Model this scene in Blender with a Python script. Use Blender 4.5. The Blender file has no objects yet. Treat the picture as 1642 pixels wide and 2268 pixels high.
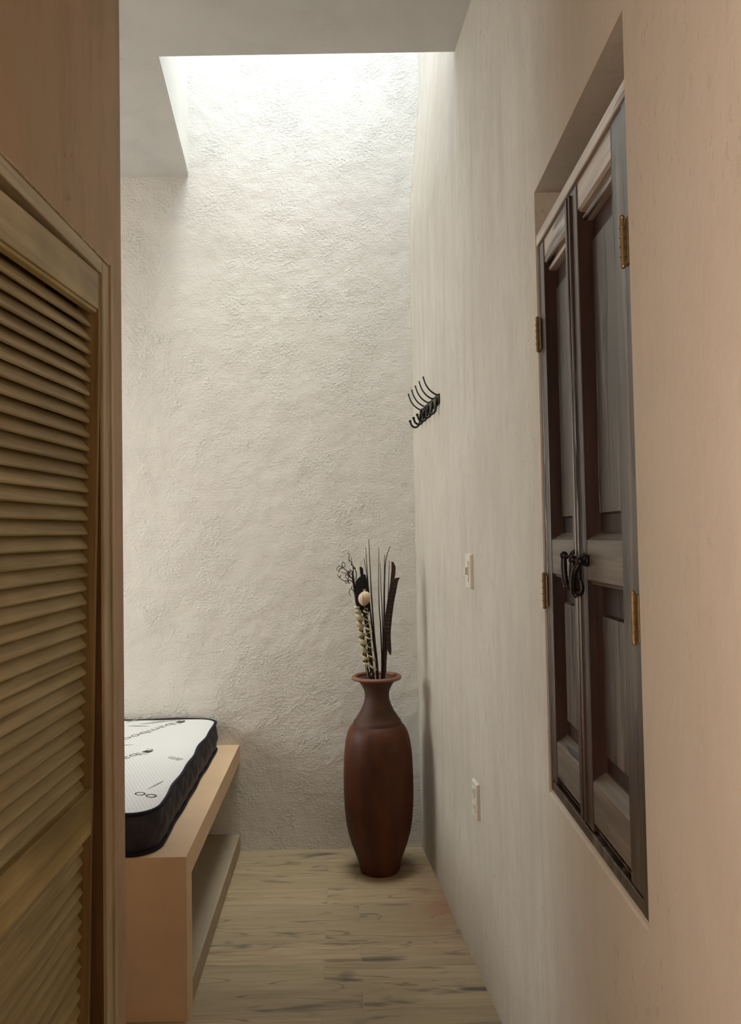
import bpy, bmesh, math, random
from mathutils import Vector, Matrix, noise as mnoise
random.seed(7)
S = bpy.context.scene
COL = S.collection
PI = math.pi

# ------------------------------------------------------------------ camera
cam_d = bpy.data.cameras.new('camera')
cam_d.sensor_fit = 'VERTICAL'
cam_d.sensor_height = 36.0
cam_d.lens = 1704.0 / 2268.0 * 36.0
cam_d.clip_start = 0.02
cam = bpy.data.objects.new('camera', cam_d)
COL.objects.link(cam)
pitch, roll, yaw = math.atan(56 / 1704), math.radians(1.03), math.atan(5 / 1704)
fw = Vector((math.sin(yaw) * math.cos(pitch), math.cos(yaw) * math.cos(pitch), math.sin(pitch)))
r0 = fw.cross(Vector((0, 0, 1))).normalized()
u0 = r0.cross(fw)
rt = r0 * math.cos(roll) - u0 * math.sin(roll)
up = r0 * math.sin(roll) + u0 * math.cos(roll)
m = Matrix((rt, up, -fw)).transposed().to_4x4()
m.translation = Vector((0, 0, 1.4))
cam.matrix_world = m
S.camera = cam

# ------------------------------------------------------------------ colour management
S.view_settings.view_transform = 'Standard'
S.view_settings.look = 'None'
S.view_settings.gamma = 1.0
S.view_settings.use_curve_mapping = False
S.view_settings.exposure = 0.0

# ------------------------------------------------------------------ light
CZ = 3.088          # ceiling height
SKY_NEAR = 2.63     # near edge of the skylight
TOP = 4.45          # height of the skylight pane
W = bpy.data.worlds.new('world'); S.world = W
W.use_nodes = True
bg = W.node_tree.nodes['Background']
bg.inputs['Color'].default_value = (0.84, 0.93, 1.03, 1)
bg.inputs['Strength'].default_value = 8.0


def lamp(name, kind, loc, energy, color, **k):
    d = bpy.data.lights.new(name, kind)
    d.energy = energy; d.color = color
    for a, b in k.items():
        if a not in ('aim',):
            setattr(d, a, b)
    o = bpy.data.objects.new(name, d); COL.objects.link(o)
    o.location = loc
    if 'aim' in k:
        o.rotation_euler = (Vector(k['aim']) - Vector(loc)).to_track_quat('-Z', 'Y').to_euler()
    return o


lamp('sunlight', 'SUN', (0.7, 2.1, 8.0), 6.9, (1.0, 0.95, 0.82), angle=math.radians(30), aim=(-0.15, 3.1, 1.0))
sk = lamp('skylight_daylight', 'AREA', (-0.25, 3.07, TOP + 0.12), 11.0, (0.55, 0.70, 1.0), shape='RECTANGLE', size=1.0, size_y=0.85, aim=(-0.25, 3.07, 0))
lamp('side_fill', 'AREA', (-2.62, 2.78, 1.75), 17.5, (1.0, 0.92, 0.75), shape='RECTANGLE', size=1.0, size_y=1.1, aim=(0.2, 2.9, 1.5))  # unseen area lamp added at the bench head to fill the far walls
lamp('hall_window_daylight', 'AREA', (-0.80, -0.55, 1.40), 56.0, (1.0, 0.77, 0.57), shape='RECTANGLE', size=0.85, size_y=1.05, aim=(0.5, -0.45, 1.3))

# ------------------------------------------------------------------ material helpers


class NT:
    def __init__(s, name):
        s.m = bpy.data.materials.new(name); s.m.use_nodes = True
        s.t = s.m.node_tree; s.n = s.t.nodes; s.l = s.t.links
        s.b = s.n['Principled BSDF']; s.o = s.n['Material Output']

    def node(s, typ, ins=None, **props):
        nd = s.n.new(typ)
        for k, v in props.items():
            setattr(nd, k, v)
        for k, v in (ins or {}).items():
            s.set(nd.inputs[k], v)
        return nd

    def set(s, sock, v):
        if isinstance(v, bpy.types.NodeSocket):
            s.l.new(v, sock)
        elif isinstance(v, (tuple, list)) and len(v) == 3 and sock.type == 'RGBA':
            sock.default_value = (*v, 1)
        else:
            sock.default_value = v

    def co(s, scale=(1, 1, 1), loc=(0, 0, 0), rot=(0, 0, 0)):
        tc = s.node('ShaderNodeTexCoord')
        mp = s.node('ShaderNodeMapping', {'Vector': tc.outputs['Object'], 'Scale': scale, 'Location': loc, 'Rotation': rot})
        return mp.outputs[0]

    def noise(s, vec, scale=5., detail=4., rough=.5, dist=0.):
        return s.node('ShaderNodeTexNoise', {'Vector': vec, 'Scale': scale, 'Detail': detail, 'Roughness': rough, 'Distortion': dist}).outputs['Fac']

    def voro(s, vec, scale=5., feature='F1', rnd=1.):
        return s.node('ShaderNodeTexVoronoi', {'Vector': vec, 'Scale': scale, 'Randomness': rnd}, feature=feature).outputs['Distance']

    def math(s, op, a, b=0., c=0., clamp=False):
        nd = s.n.new('ShaderNodeMath'); nd.operation = op; nd.use_clamp = clamp
        s.set(nd.inputs[0], a); s.set(nd.inputs[1], b); s.set(nd.inputs[2], c)
        return nd.outputs[0]

    def ramp(s, fac, stops):
        nd = s.n.new('ShaderNodeValToRGB'); s.set(nd.inputs[0], fac)
        e = nd.color_ramp.elements
        while len(e) < len(stops):
            e.new(0.5)
        for i, (p, c) in enumerate(stops):
            e[i].position = p
            e[i].color = (c, c, c, 1) if isinstance(c, (int, float)) else (*c, 1)
        return nd.outputs[0]

    def mix(s, fac, a, b, blend='MIX'):
        nd = s.n.new('ShaderNodeMix'); nd.data_type = 'RGBA'; nd.blend_type = blend
        s.set(nd.inputs['Factor'], fac); s.set(nd.inputs[6], a); s.set(nd.inputs[7], b)
        return nd.outputs[2]

    def bump(s, h, strength=.5, dist=.01, normal=None):
        nd = s.node('ShaderNodeBump', {'Height': h, 'Strength': strength, 'Distance': dist})
        if normal is not None:
            s.l.new(normal, nd.inputs['Normal'])
        return nd.outputs[0]

    def fin(s, color=None, rough=None, normal=None, spec=None, metal=None):
        if color is not None: s.set(s.b.inputs['Base Color'], color)
        if rough is not None: s.set(s.b.inputs['Roughness'], rough)
        if normal is not None: s.l.new(normal, s.b.inputs['Normal'])
        if spec is not None: s.set(s.b.inputs['Specular IOR Level'], spec)
        if metal is not None: s.set(s.b.inputs['Metallic'], metal)
        return s.m


def rough_plaster():
    """thick trowelled lime plaster of the far wall"""
    t = NT('rough_lime_plaster')
    c = t.co()
    mask = t.ramp(t.noise(c, 1.9, 3., .6), [(.36, .25), (.66, 1.)])
    zc = t.node('ShaderNodeSeparateXYZ', {0: c}).outputs['Z']
    low = t.math('MULTIPLY_ADD', zc, -.9, 1.1, clamp=True)
    mask = t.math('MAXIMUM', mask, low)
    flake = t.ramp(t.noise(t.co((1., 1., 1.25), rot=(0, .5, 0)), 64., 4., .60), [(.45, 0.), (.62, .6), (.76, 1.)])
    fmask = t.ramp(t.noise(c, 7.5, 3., .6), [(.46, .10), (.60, 1.)])
    fine = t.noise(t.co((1., 1., 1.5), rot=(0, -.4, 0)), 95., 4., .62)
    soft = t.noise(c, 18., 3., .5)
    big = t.noise(c, 4., 2., .5)
    pits = t.ramp(t.voro(c, 24.), [(.03, 0.), (.13, 1.)])
    pm = t.ramp(t.noise(c, 6., 2.), [(.60, 1.), (.66, 0.)])
    pits = t.math('MAXIMUM', pits, t.math('SUBTRACT', 1., t.math('SUBTRACT', 1., pm)))
    h = t.math('MULTIPLY', t.math('MULTIPLY', flake, fmask), t.math('MULTIPLY', mask, .50))
    h = t.math('MULTIPLY_ADD', fine, t.math('MULTIPLY_ADD', mask, .34, .10), h)
    h = t.math('MULTIPLY_ADD', soft, t.math('MULTIPLY_ADD', mask, .5, .45), h)
    h = t.math('MULTIPLY_ADD', big, 1.6, h)
    h = t.math('MULTIPLY_ADD', pits, .16, h)
    col = t.mix(t.noise(c, 1.4, 3.), (.70, .67, .60), (.76, .735, .67))
    return t.fin(col, .85, t.bump(h, .95, .0095), .25)


def smooth_plaster(name, ca, cb, stain, strength=.5, streak=(9., 9., 1.3), pits=1., near=None):
    t = NT(name)
    c = t.co(); s = t.co(streak)
    st = t.noise(s, 1.6, 5., .62, .3)
    n1 = t.noise(c, 2.2, 4., .55)
    k1 = t.ramp(n1, [(.35, 0.), (.68, 1.)])
    col = t.mix(k1, ca, cb)
    sk = t.ramp(st, [(.46, 0.), (.70, .62)])
    if near:      # the stretch beside the window is smoother, its base colour blended pinker
        yy = t.node('ShaderNodeSeparateXYZ', {0: c}).outputs['Y']
        jy = t.math('MULTIPLY_ADD', t.math('SUBTRACT', n1, .5), .9, yy)
        nk = t.node('ShaderNodeMapRange', {0: jy, 1: 1.0, 2: 1.9, 3: 1., 4: 0.}).outputs[0]
        col = t.mix(nk, col, t.mix(k1, near[0], near[1]))
        sk = t.math('MULTIPLY', sk, t.math('MULTIPLY_ADD', nk, -.85, 1.))
        mott = t.ramp(t.noise(t.co((26., 26., 9.)), 1., 4., .7), [(.48, 0.), (.66, .45)])
        sk = t.math('MAXIMUM', sk, t.math('MULTIPLY', mott, t.math('SUBTRACT', 1., nk)))
    col = t.mix(sk, col, stain)
    pit = t.ramp(t.noise(t.co((95., 95., 34.)), 1., 4., .65), [(.29, 0.), (.38, 1.)])
    pmask = t.ramp(t.noise(t.co((2.4, 2.4, 1.2)), 1., 3., .6), [(.50, 1.), (.62, .1)])
    pit = t.math('MAXIMUM', pit, pmask)
    pit = t.math('MAXIMUM', pit, 1. - pits)
    if near: pit = t.math('MAXIMUM', pit, t.math('MULTIPLY', nk, .75))
    col = t.mix(t.math('SUBTRACT', 1., pit), col, tuple(v * .72 for v in stain))
    h = t.math('MULTIPLY_ADD', st, .5, t.math('MULTIPLY', pit, .4))
    h = t.math('MULTIPLY_ADD', t.noise(c, 5., 3.), 2.6, h)
    h = t.math('MULTIPLY_ADD', t.noise(c, 60., 3.), .22, h)
    return t.fin(col, .8, t.bump(h, strength, .006), .25)


def wood(name, axis, dark, mid, light, rough=.55, scale=1., spec=.4, bstr=.4):
    """plain wood with the grain along `axis`"""
    t = NT(name)
    st = [26., 26., 26.]; st[axis] = 1.4
    f = t.noise(t.co(tuple(v * scale for v in st)), 1., 5., .6, .6)
    st2 = [90., 90., 90.]; st2[axis] = 3.
    g = t.noise(t.co(tuple(v * scale for v in st2)), 1., 3., .6)
    big = t.noise(t.co((3., 3., 3.)), 1., 3.)
    col = t.ramp(t.math('MULTIPLY_ADD', big, .45, t.math('MULTIPLY', f, .62)), [(.34, dark), (.52, mid), (.68, light)])
    col = t.mix(t.math('MULTIPLY', t.ramp(g, [(.35, 1.), (.5, 0.)]), .35), col, tuple(v * .5 for v in dark))
    h = t.math('MULTIPLY_ADD', g, .6, f)
    return t.fin(col, rough, t.bump(h, bstr, .002), spec)


def weathered(name, axis, amount=.5, rough=.34, gk=1.):
    """old dark shutter wood with worn grey paint left in streaks"""
    t = NT(name)
    st = [24., 24., 24.]; st[axis] = 1.6
    f = t.noise(t.co(tuple(st)), 1., 6., .66, .5)
    st2 = [75., 75., 75.]; st2[axis] = 3.
    g = t.noise(t.co(tuple(st2)), 1., 4., .65)
    big = t.noise(t.co((5., 5., 2.)), 1., 3., .6)
    base = t.ramp(g, [(.35, (.012, .006, .004)), (.55, (.045, .022, .012)), (.75, (.085, .045, .026))])
    grey = t.ramp(g, [(.3, tuple(v * gk for v in (.085, .064, .046))), (.55, tuple(v * gk for v in (.165, .132, .104))), (.8, tuple(v * gk for v in (.26, .215, .175)))])
    k = t.math('ADD', t.math('MULTIPLY', f, .7), t.math('MULTIPLY', big, .3))
    lo = .62 - amount * .30
    fac = t.ramp(k, [(lo, 0.), (lo + .09, 1.)])
    crack = t.ramp(t.noise(t.co(tuple(v * 1.5 for v in st)), 1., 2.), [(.34, 0.), (.39, 1.)])
    col = t.mix(fac, base, grey)
    col = t.mix(t.math('SUBTRACT', 1., crack), col, (.012, .007, .006))
    h = t.math('ADD', t.math('MULTIPLY', g, .5), t.math('ADD', crack, f))
    return t.fin(col, rough, t.bump(h, .5, .0018), .8)


def flat(name, color, rough=.6, metal=0., spec=.5, var=0., scale=40., bstr=0.):
    t = NT(name)
    n = t.noise(t.co(), scale, 3., .6)
    a = tuple(v * (1 - var) for v in color); b = tuple(min(1, v * (1 + var)) for v in color)
    nm = t.bump(n, bstr, .002) if bstr else None
    return t.fin(t.mix(n, a, b), rough, nm, spec, metal)


def floor_mat():
    t = NT('wood_look_tile_floor')
    xyz = t.node('ShaderNodeSeparateXYZ', {0: t.co()})
    X, Y = xyz.outputs[0], xyz.outputs[1]
    xs = t.math('MULTIPLY_ADD', t.math('SUBTRACT', Y, 2.85), .035, X)
    rv = t.math('DIVIDE', t.math('SUBTRACT', Y, 2.85), .1375)
    row = t.math('FLOOR', rv)
    par = t.math('FLOORED_MODULO', row, 2.)
    u = t.math('DIVIDE', t.math('SUBTRACT', xs, t.math('MULTIPLY_ADD', par, -.122, -.058)), 1.1)
    ci = t.math('FLOOR', u)
    rnd = t.node('ShaderNodeTexWhiteNoise', {'Vector': t.node('ShaderNodeCombineXYZ', {0: ci, 1: row, 2: .3}).outputs[0]}, noise_dimensions='3D')
    rv_ = rnd.outputs['Value']
    fx = t.math('FRACT', u); fy = t.math('FRACT', rv)
    ex = t.math('MULTIPLY', t.math('MINIMUM', fx, t.math('SUBTRACT', 1., fx)), 1.1)
    ey = t.math('MULTIPLY', t.math('MINIMUM', fy, t.math('SUBTRACT', 1., fy)), .1375)
    edge = t.math('MINIMUM', ex, ey)
    grout = t.ramp(edge, [(.0006, 1.), (.0016, 0.)])
    off = t.node('ShaderNodeCombineXYZ', {0: t.math('MULTIPLY', rv_, 17.), 1: t.math('MULTIPLY', rv_, 9.), 2: t.math('MULTIPLY', rv_, 31.)}).outputs[0]
    base = t.node('ShaderNodeVectorMath', {0: t.co(), 1: off}, operation='ADD').outputs[0]

    def sc(v, s3):
        return t.node('ShaderNodeVectorMath', {0: v, 1: s3}, operation='MULTIPLY').outputs[0]
    g1 = t.noise(sc(base, (2.2, 26., 1.)), 1., 5., .6, .9)
    g2 = t.noise(sc(base, (7., 110., 1.)), 1., 3., .6, .3)
    kn = t.noise(sc(base, (4.2, 17., 1.)), 1., 2., .5, .6)
    col = t.ramp(t.math('MULTIPLY_ADD', g2, .3, t.math('MULTIPLY', g1, .7)), [(.28, (.225, .165, .088)), (.46, (.36, .275, .155)), (.62, (.45, .35, .215))])
    col = t.mix(t.math('MULTIPLY', rv_, .6), col, (.29, .235, .14))
    knot = t.ramp(kn, [(.61, 0.), (.76, .9)])
    col = t.mix(knot, col, (.075, .068, .060))
    line = t.ramp(t.math('ABSOLUTE', t.math('SUBTRACT', t.noise(sc(base, (1.1, 11., 1.)), 1., 2., .5, 1.2), .5)), [(.004, .6), (.012, 0.)])
    col = t.mix(line, col, (.12, .082, .05))
    # reddish spill near the far corner beside the wall
    vd = t.node('ShaderNodeVectorMath', {0: t.co(), 1: (.27, 2.98, 0.)}, operation='SUBTRACT').outputs[0]
    vl = t.node('ShaderNodeVectorMath', {0: sc(vd, (4.2, 2.2, 1.))}, operation='LENGTH').outputs['Value']
    st = t.math('MULTIPLY', t.ramp(vl, [(.25, .6), (.95, 0.)]), t.ramp(t.noise(t.co(), 9., 4.), [(.3, .4), (.6, 1.)]))
    col = t.mix(st, col, (.26, .105, .055))
    col = t.mix(t.math('MULTIPLY', grout, .55), col, (.30, .25, .18))
    h = t.math('MULTIPLY_ADD', g2, .15, t.math('SUBTRACT', 1., grout))
    return t.fin(col, t.math('MULTIPLY_ADD', g1, .2, .42), t.bump(h, .35, .0012), .4)


M = {}
M['rough'] = rough_plaster()
M['right'] = smooth_plaster('tan_polished_plaster', (.58, .53, .44), (.53, .475, .385), (.44, .39, .325), .55, near=((.575, .49, .395), (.54, .455, .36)))
M['left'] = smooth_plaster('brown_pink_plaster', (.47, .31, .205), (.42, .305, .195), (.33, .24, .155), .5, (7., 7., 1.5))
M['ceil'] = smooth_plaster('grey_ceiling_plaster', (.50, .475, .43), (.47, .445, .40), (.42, .395, .36), .5, (3., 3., 3.))
M['shaft'] = smooth_plaster('white_shaft_plaster', (.74, .72, .66), (.72, .69, .63), (.68, .65, .58), .3, (3., 3., 3.))
M['floor'] = floor_mat()
M['bench'] = smooth_plaster('burnished_tan_plaster', (.68, .49, .31), (.64, .455, .285), (.56, .40, .25), .10, (3., 3., 3.), 0.)
M['shelf'] = smooth_plaster('grey_brown_cement', (.38, .31, .22), (.35, .28, .195), (.31, .25, .17), .25, (4., 4., 4.))
M['doorv'] = wood('louver_door_wood_upright', 2, (.17, .095, .030), (.25, .155, .058), (.33, .22, .10))
M['doorh'] = wood('louver_slat_wood', 1, (.25, .175, .070), (.32, .235, .100), (.44, .34, .175), .6, .8)
M['doorr'] = wood('louver_door_rail_wood', 1, (.18, .11, .030), (.31, .215, .07), (.50, .38, .17), .5, .45, .4, .6)
M['frame_h'] = wood('pale_door_head_wood', 1, (.36, .27, .15), (.44, .345, .21), (.55, .45, .30))
M['frame_w'] = wood('pale_door_frame_wood', 2, (.32, .22, .11), (.42, .31, .18), (.52, .41, .26))
M['dark_w'] = wood('stained_jamb_wood', 2, (.075, .034, .010), (.115, .054, .018), (.15, .075, .028))
M['wv'] = weathered('weathered_shutter_wood_upright', 2, .30)
M['wh'] = weathered('weathered_shutter_wood_level', 1, .95)
M['wp'] = weathered('weathered_shutter_panel', 2, .32)
M['wsheen'] = weathered('sheen_lightened_worn_wood', 1, 1.5, .32, 2.7)  # worn grey paint, lightened: skylight sheen on the top pieces put into the colour
M['wmid'] = weathered('shaded_grey_rail_wood', 1, .9, .40, 1.0)  # darker copy for the lower rails, their weaker light put into the colour
M['reveal'] = wood('dark_reveal_wood', 2, (.010, .004, .003), (.030, .011, .006), (.052, .022, .012), .5)  # darker wood for stile sides and panel margins
M['wd'] = weathered('dark_window_frame_wood', 2, .30)
M['iron'] = flat('black_wrought_iron', (.018, .014, .012), .38, .6, .5, .3, 60., .3)
M['blackm'] = flat('glossy_black_metal', (.010, .010, .009), .22, .2, .6, .1)
M['brass'] = flat('worn_brass', (.23, .15, .065), .42, .6, .5, .4, 90., .2)
M['clay'] = None
M['plastic'] = flat('cream_plastic', (.66, .61, .50), .35, 0., .5, .03)
M['plasticd'] = flat('grey_plastic_slot', (.16, .14, .11), .5)
M['glass'] = None


def clay():
    t = NT('burnished_terracotta')
    c = t.co()
    n = t.noise(t.co((3.2, 3.2, 1.6)), 1.6, 5., .6, .4)
    v = t.noise(t.co((14., 14., 2.)), 1., 3., .6)
    col = t.ramp(t.math('MULTIPLY_ADD', v, .35, t.math('MULTIPLY', n, .65)), [(.32, (.016, .006, .003)), (.48, (.072, .019, .006)), (.68, (.125, .038, .011))])
    return t.fin(col, .52, t.bump(t.noise(c, 30., 4., .6), .3, .002), .3)


def clay_rim():
    t = NT('matt_terracotta')
    n = t.noise(t.co(), 9., 4., .6)
    col = t.ramp(n, [(.3, (.045, .022, .013)), (.6, (.085, .038, .021))])
    return t.fin(col, .6, t.bump(n, .3, .002), .35)


M['clay'] = clay(); M['clayrim'] = clay_rim()


def rim_top():
    return flat('terracotta_rim', (.19, .075, .040), .55, 0., .4, .18, 20., .15)


M['rim'] = rim_top()


def glass_mat():
    t = NT('skylight_pane')
    tr = t.node('ShaderNodeBsdfTransparent', {'Color': (.96, .98, 1.0)})
    gl = t.node('ShaderNodeBsdfGlossy', {'Roughness': .08})
    mx = t.node('ShaderNodeMixShader', {0: .06, 1: tr.outputs[0], 2: gl.outputs[0]})
    t.l.new(mx.outputs[0], t.o.inputs[0])
    return t.m


M['glass'] = glass_mat()


def knit():
    t = NT('white_knit_ticking')
    xyz = t.node('ShaderNodeSeparateXYZ', {0: t.co()})
    a = t.math('SINE', t.math('MULTIPLY', xyz.outputs[0], 420.))
    b = t.math('SINE', t.math('MULTIPLY', t.math('MULTIPLY_ADD', xyz.outputs[0], .35, xyz.outputs[1]), 250.))
    p = t.math('MULTIPLY', a, b)
    d = t.ramp(p, [(.45, 0.), (.75, 1.)])
    col = t.mix(t.math('MULTIPLY', d, .45), (.61, .61, .585), (.33, .33, .315))
    h = t.math('SUBTRACT', t.noise(t.co(), 18., 3.), d)
    return t.fin(col, .9, t.bump(h, .4, .002), .1)


M['knit'] = knit()
M['quilt'] = flat('dark_quilted_fabric', (.014, .012, .017), .6, 0., .45, .35, 300., .3)
M['piping'] = flat('navy_piping', (.010, .009, .020), .8, 0., .25, .2, 200., .3)
M['ink'] = flat('grey_print', (.06, .06, .055), .9, 0., .1, .3, 100.)
M['inkl'] = flat('pale_grey_print', (.30, .30, .28), .9, 0., .1, .4, 100.)
M['twig'] = flat('dark_dried_stem', (.020, .008, .006), .6, 0., .35, .4, 80., .4)
M['pod'] = flat('dark_seed_pod', (.022, .009, .008), .5, 0., .4, .35, 60., .5)
M['bark'] = flat('black_bark', (.012, .010, .010), .75, 0., .3, .4, 90., .6)
M['stick'] = flat('brown_stick', (.055, .026, .017), .6, 0., .35, .3, 70., .4)
M['curl'] = flat('cream_green_shaving', (.50, .45, .28), .6, 0., .3, .22, 60., .2)
M['seed'] = None


def seedhead():
    t = NT('cream_seed_head')
    n = t.noise(t.co((90., 90., 8.)), 1., 3.)
    col = t.ramp(n, [(.3, (.33, .21, .13)), (.5, (.62, .49, .35))])
    return t.fin(col, .6, t.bump(n, .3, .002), .3)


M['seed'] = seedhead()

# ------------------------------------------------------------------ mesh helpers


def tag(o, label=None, cat=None, group=None, kind=None):
    if label: o['label'] = label
    if cat: o['category'] = cat
    if group: o['group'] = group
    if kind: o['kind'] = kind
    return o


def empty(name, loc):
    o = bpy.data.objects.new(name, None); COL.objects.link(o)
    o.location = loc; o.empty_display_size = .1
    return o


def wloc(o):
    v = Vector((0, 0, 0))
    while o is not None:
        v += Vector(o.location); o = o.parent
    return v


def obj(name, bm, mat, parent=None, smooth=False, bevel=0., origin=None, auto=None, sub=0):
    """link a bmesh whose vertices are in world coordinates"""
    base = wloc(parent) if parent else Vector((0, 0, 0))
    org = Vector(origin) if origin is not None else base
    bmesh.ops.recalc_face_normals(bm, faces=bm.faces)
    bmesh.ops.translate(bm, verts=bm.verts, vec=-org)
    me = bpy.data.meshes.new(name)
    bm.to_mesh(me); bm.free()
    mats = mat if isinstance(mat, (list, tuple)) else [mat]
    for mm in mats: me.materials.append(mm)
    o = bpy.data.objects.new(name, me); COL.objects.link(o)
    if parent: o.parent = parent
    o.location = org - base
    if smooth:
        for p in me.polygons: p.use_smooth = True
    if bevel:
        b = o.modifiers.new('bevel', 'BEVEL'); b.width = bevel; b.segments = 2; b.limit_method = 'ANGLE'; b.angle_limit = math.radians(40)
    if sub:
        s_ = o.modifiers.new('sub', 'SUBSURF'); s_.levels = sub; s_.render_levels = sub
    return o


def box(bm, x0, x1, y0, y1, z0, z1, mi=0):
    v = [bm.verts.new((x, y, z)) for z in (z0, z1) for (x, y) in ((x0, y0), (x1, y0), (x1, y1), (x0, y1))]
    for q in ((0, 3, 2, 1), (4, 5, 6, 7), (0, 1, 5, 4), (1, 2, 6, 5), (2, 3, 7, 6), (3, 0, 4, 7)):
        f = bm.faces.new([v[i] for i in q]); f.material_index = mi
    return v


def prism(bm, pts, z0, z1, mi=0):
    """plan polygon pushed up from z0 to z1"""
    a = [bm.verts.new((x, y, z0)) for x, y in pts]; b = [bm.verts.new((x, y, z1)) for x, y in pts]
    n = len(pts)
    fs = [bm.faces.new(a[::-1]), bm.faces.new(b)]
    for i in range(n):
        fs.append(bm.faces.new((a[i], a[(i + 1) % n], b[(i + 1) % n], b[i])))
    for f in fs: f.material_index = mi


def yprism(bm, pts, y0, y1, mi=0, dz1=0.):
    """section polygon in x,z run along y; dz1 lifts the far end"""
    a = [bm.verts.new((x, y0, z)) for x, z in pts]; b = [bm.verts.new((x, y1, z + dz1)) for x, z in pts]
    n = len(pts)
    fs = [bm.faces.new(a), bm.faces.new(b[::-1])]
    for i in range(n):
        fs.append(bm.faces.new((a[i], b[i], b[(i + 1) % n], a[(i + 1) % n])))
    for f in fs: f.material_index = mi


def lathe(bm, prof, c, seg=48, caps=False, wob=0.):
    rings = []
    for r, z in prof:
        rings.append([bm.verts.new((c[0] + (r + wob * math.sin(2 * 2 * PI * i / seg + z * 4)) * math.cos(2 * PI * i / seg), c[1] + r * math.sin(2 * PI * i / seg), c[2] + z)) for i in range(seg)])
    for a, b in zip(rings, rings[1:]):
        for i in range(seg):
            bm.faces.new((a[i], a[(i + 1) % seg], b[(i + 1) % seg], b[i]))
    if caps:
        bm.faces.new(rings[0][::-1]); bm.faces.new(rings[-1])


def smooth_pts(pts, n=6):
    """Catmull-Rom through 3D points"""
    P = [Vector(p) for p in pts]
    if len(P) < 3: return P
    out = []
    for i in range(len(P) - 1):
        p0 = P[max(i - 1, 0)]; p1 = P[i]; p2 = P[i + 1]; p3 = P[min(i + 2, len(P) - 1)]
        for k in range(n):
            t = k / n
            out.append(.5 * ((2 * p1) + (p2 - p0) * t + (2 * p0 - 5 * p1 + 4 * p2 - p3) * t * t + (3 * p1 - p0 - 3 * p2 + p3) * t ** 3))
    out.append(P[-1])
    return out


def tube(bm, pts, r, seg=8, n=6, flat_k=1.):
    """r: number or list of radii along the given points"""
    P = smooth_pts(pts, n) if n > 1 else [Vector(p) for p in pts]
    R = []
    for i in range(len(P)):
        if isinstance(r, (int, float)): R.append(r)
        else:
            t = i / (len(P) - 1) * (len(r) - 1); k = min(int(t), len(r) - 2)
            R.append(r[k] + (r[k + 1] - r[k]) * (t - k))
    rings = []
    nrm = None
    for i, p in enumerate(P):
        d = (P[min(i + 1, len(P) - 1)] - P[max(i - 1, 0)])
        if d.length < 1e-9: d = Vector((0, 0, 1))
        d.normalize()
        if nrm is None:
            nrm = d.cross(Vector((0, 1, 0)))
            if nrm.length < .1: nrm = d.cross(Vector((1, 0, 0)))
            nrm.normalize()
        else:
            nrm = (nrm - d * nrm.dot(d)).normalized()
        bn = d.cross(nrm)
        rings.append([bm.verts.new(p + (nrm * math.cos(2 * PI * k / seg) + bn * flat_k * math.sin(2 * PI * k / seg)) * R[i]) for k in range(seg)])
    for a, b in zip(rings, rings[1:]):
        for i in range(seg):
            bm.faces.new((a[i], a[(i + 1) % seg], b[(i + 1) % seg], b[i]))
    bm.faces.new(rings[0][::-1]); bm.faces.new(rings[-1])


def ball(bm, c, r, u=12, v=8, sc=(1, 1, 1)):
    mt = Matrix.Translation(c) @ Matrix.Diagonal((*sc, 1))
    bmesh.ops.create_uvsphere(bm, u_segments=u, v_segments=v, radius=r, matrix=mt)


NB = bmesh.new
# plan of the right wall
RX = 0.405                      # near stretch, parallel to the corridor
BEND = (0.405, 1.83)
CORN = (0.2165, 3.515)
YB = 3.515                      # far wall
LX = -0.65                      # left wall


def rwx(y):
    """x of the right wall face at depth y"""
    if y <= BEND[1]: return RX
    t = (y - BEND[1]) / (CORN[1] - BEND[1])
    return BEND[0] + (CORN[0] - BEND[0]) * t


# ================================================================== structure
# floor
bm = NB(); box(bm, -2.9, .9, -2.7, 3.8, -.12, 0.)
tag(obj('floor', bm, M['floor']), 'pale wood look plank tile floor', 'floor', kind='structure')

# far wall
bm = NB(); box(bm, -2.9, .6, YB, YB + .2, 0, 4.6)
tag(obj('wall_back', bm, M['rough']), 'white rough plaster wall at the far end', 'wall', kind='structure')

# right wall, with the recess for the shuttered window
NY0, NY1, NZ0, NZ1, ND = 1.158, 1.788, .812, 2.205, .13
bm = NB()
T = .28
for (y0, y1, z0, z1) in ((-2.7, NY0, 0, 3.3), (NY1, BEND[1], 0, 4.6), (NY0, NY1, 0, NZ0), (NY0, NY1, NZ1, 3.3)):
    if z1 == NZ0:    # worn lip at the foot of the recess
        yprism(bm, [(RX, 0), (RX, NZ0 - .007), (RX + .003, NZ0 - .002), (RX + .008, NZ0), (RX + T, NZ0), (RX + T, 0)], y0, y1)
    else:
        box(bm, RX, RX + T, y0, y1, z0, z1)
box(bm, RX + ND, RX + T, NY0, NY1, NZ0, NZ1)
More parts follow.
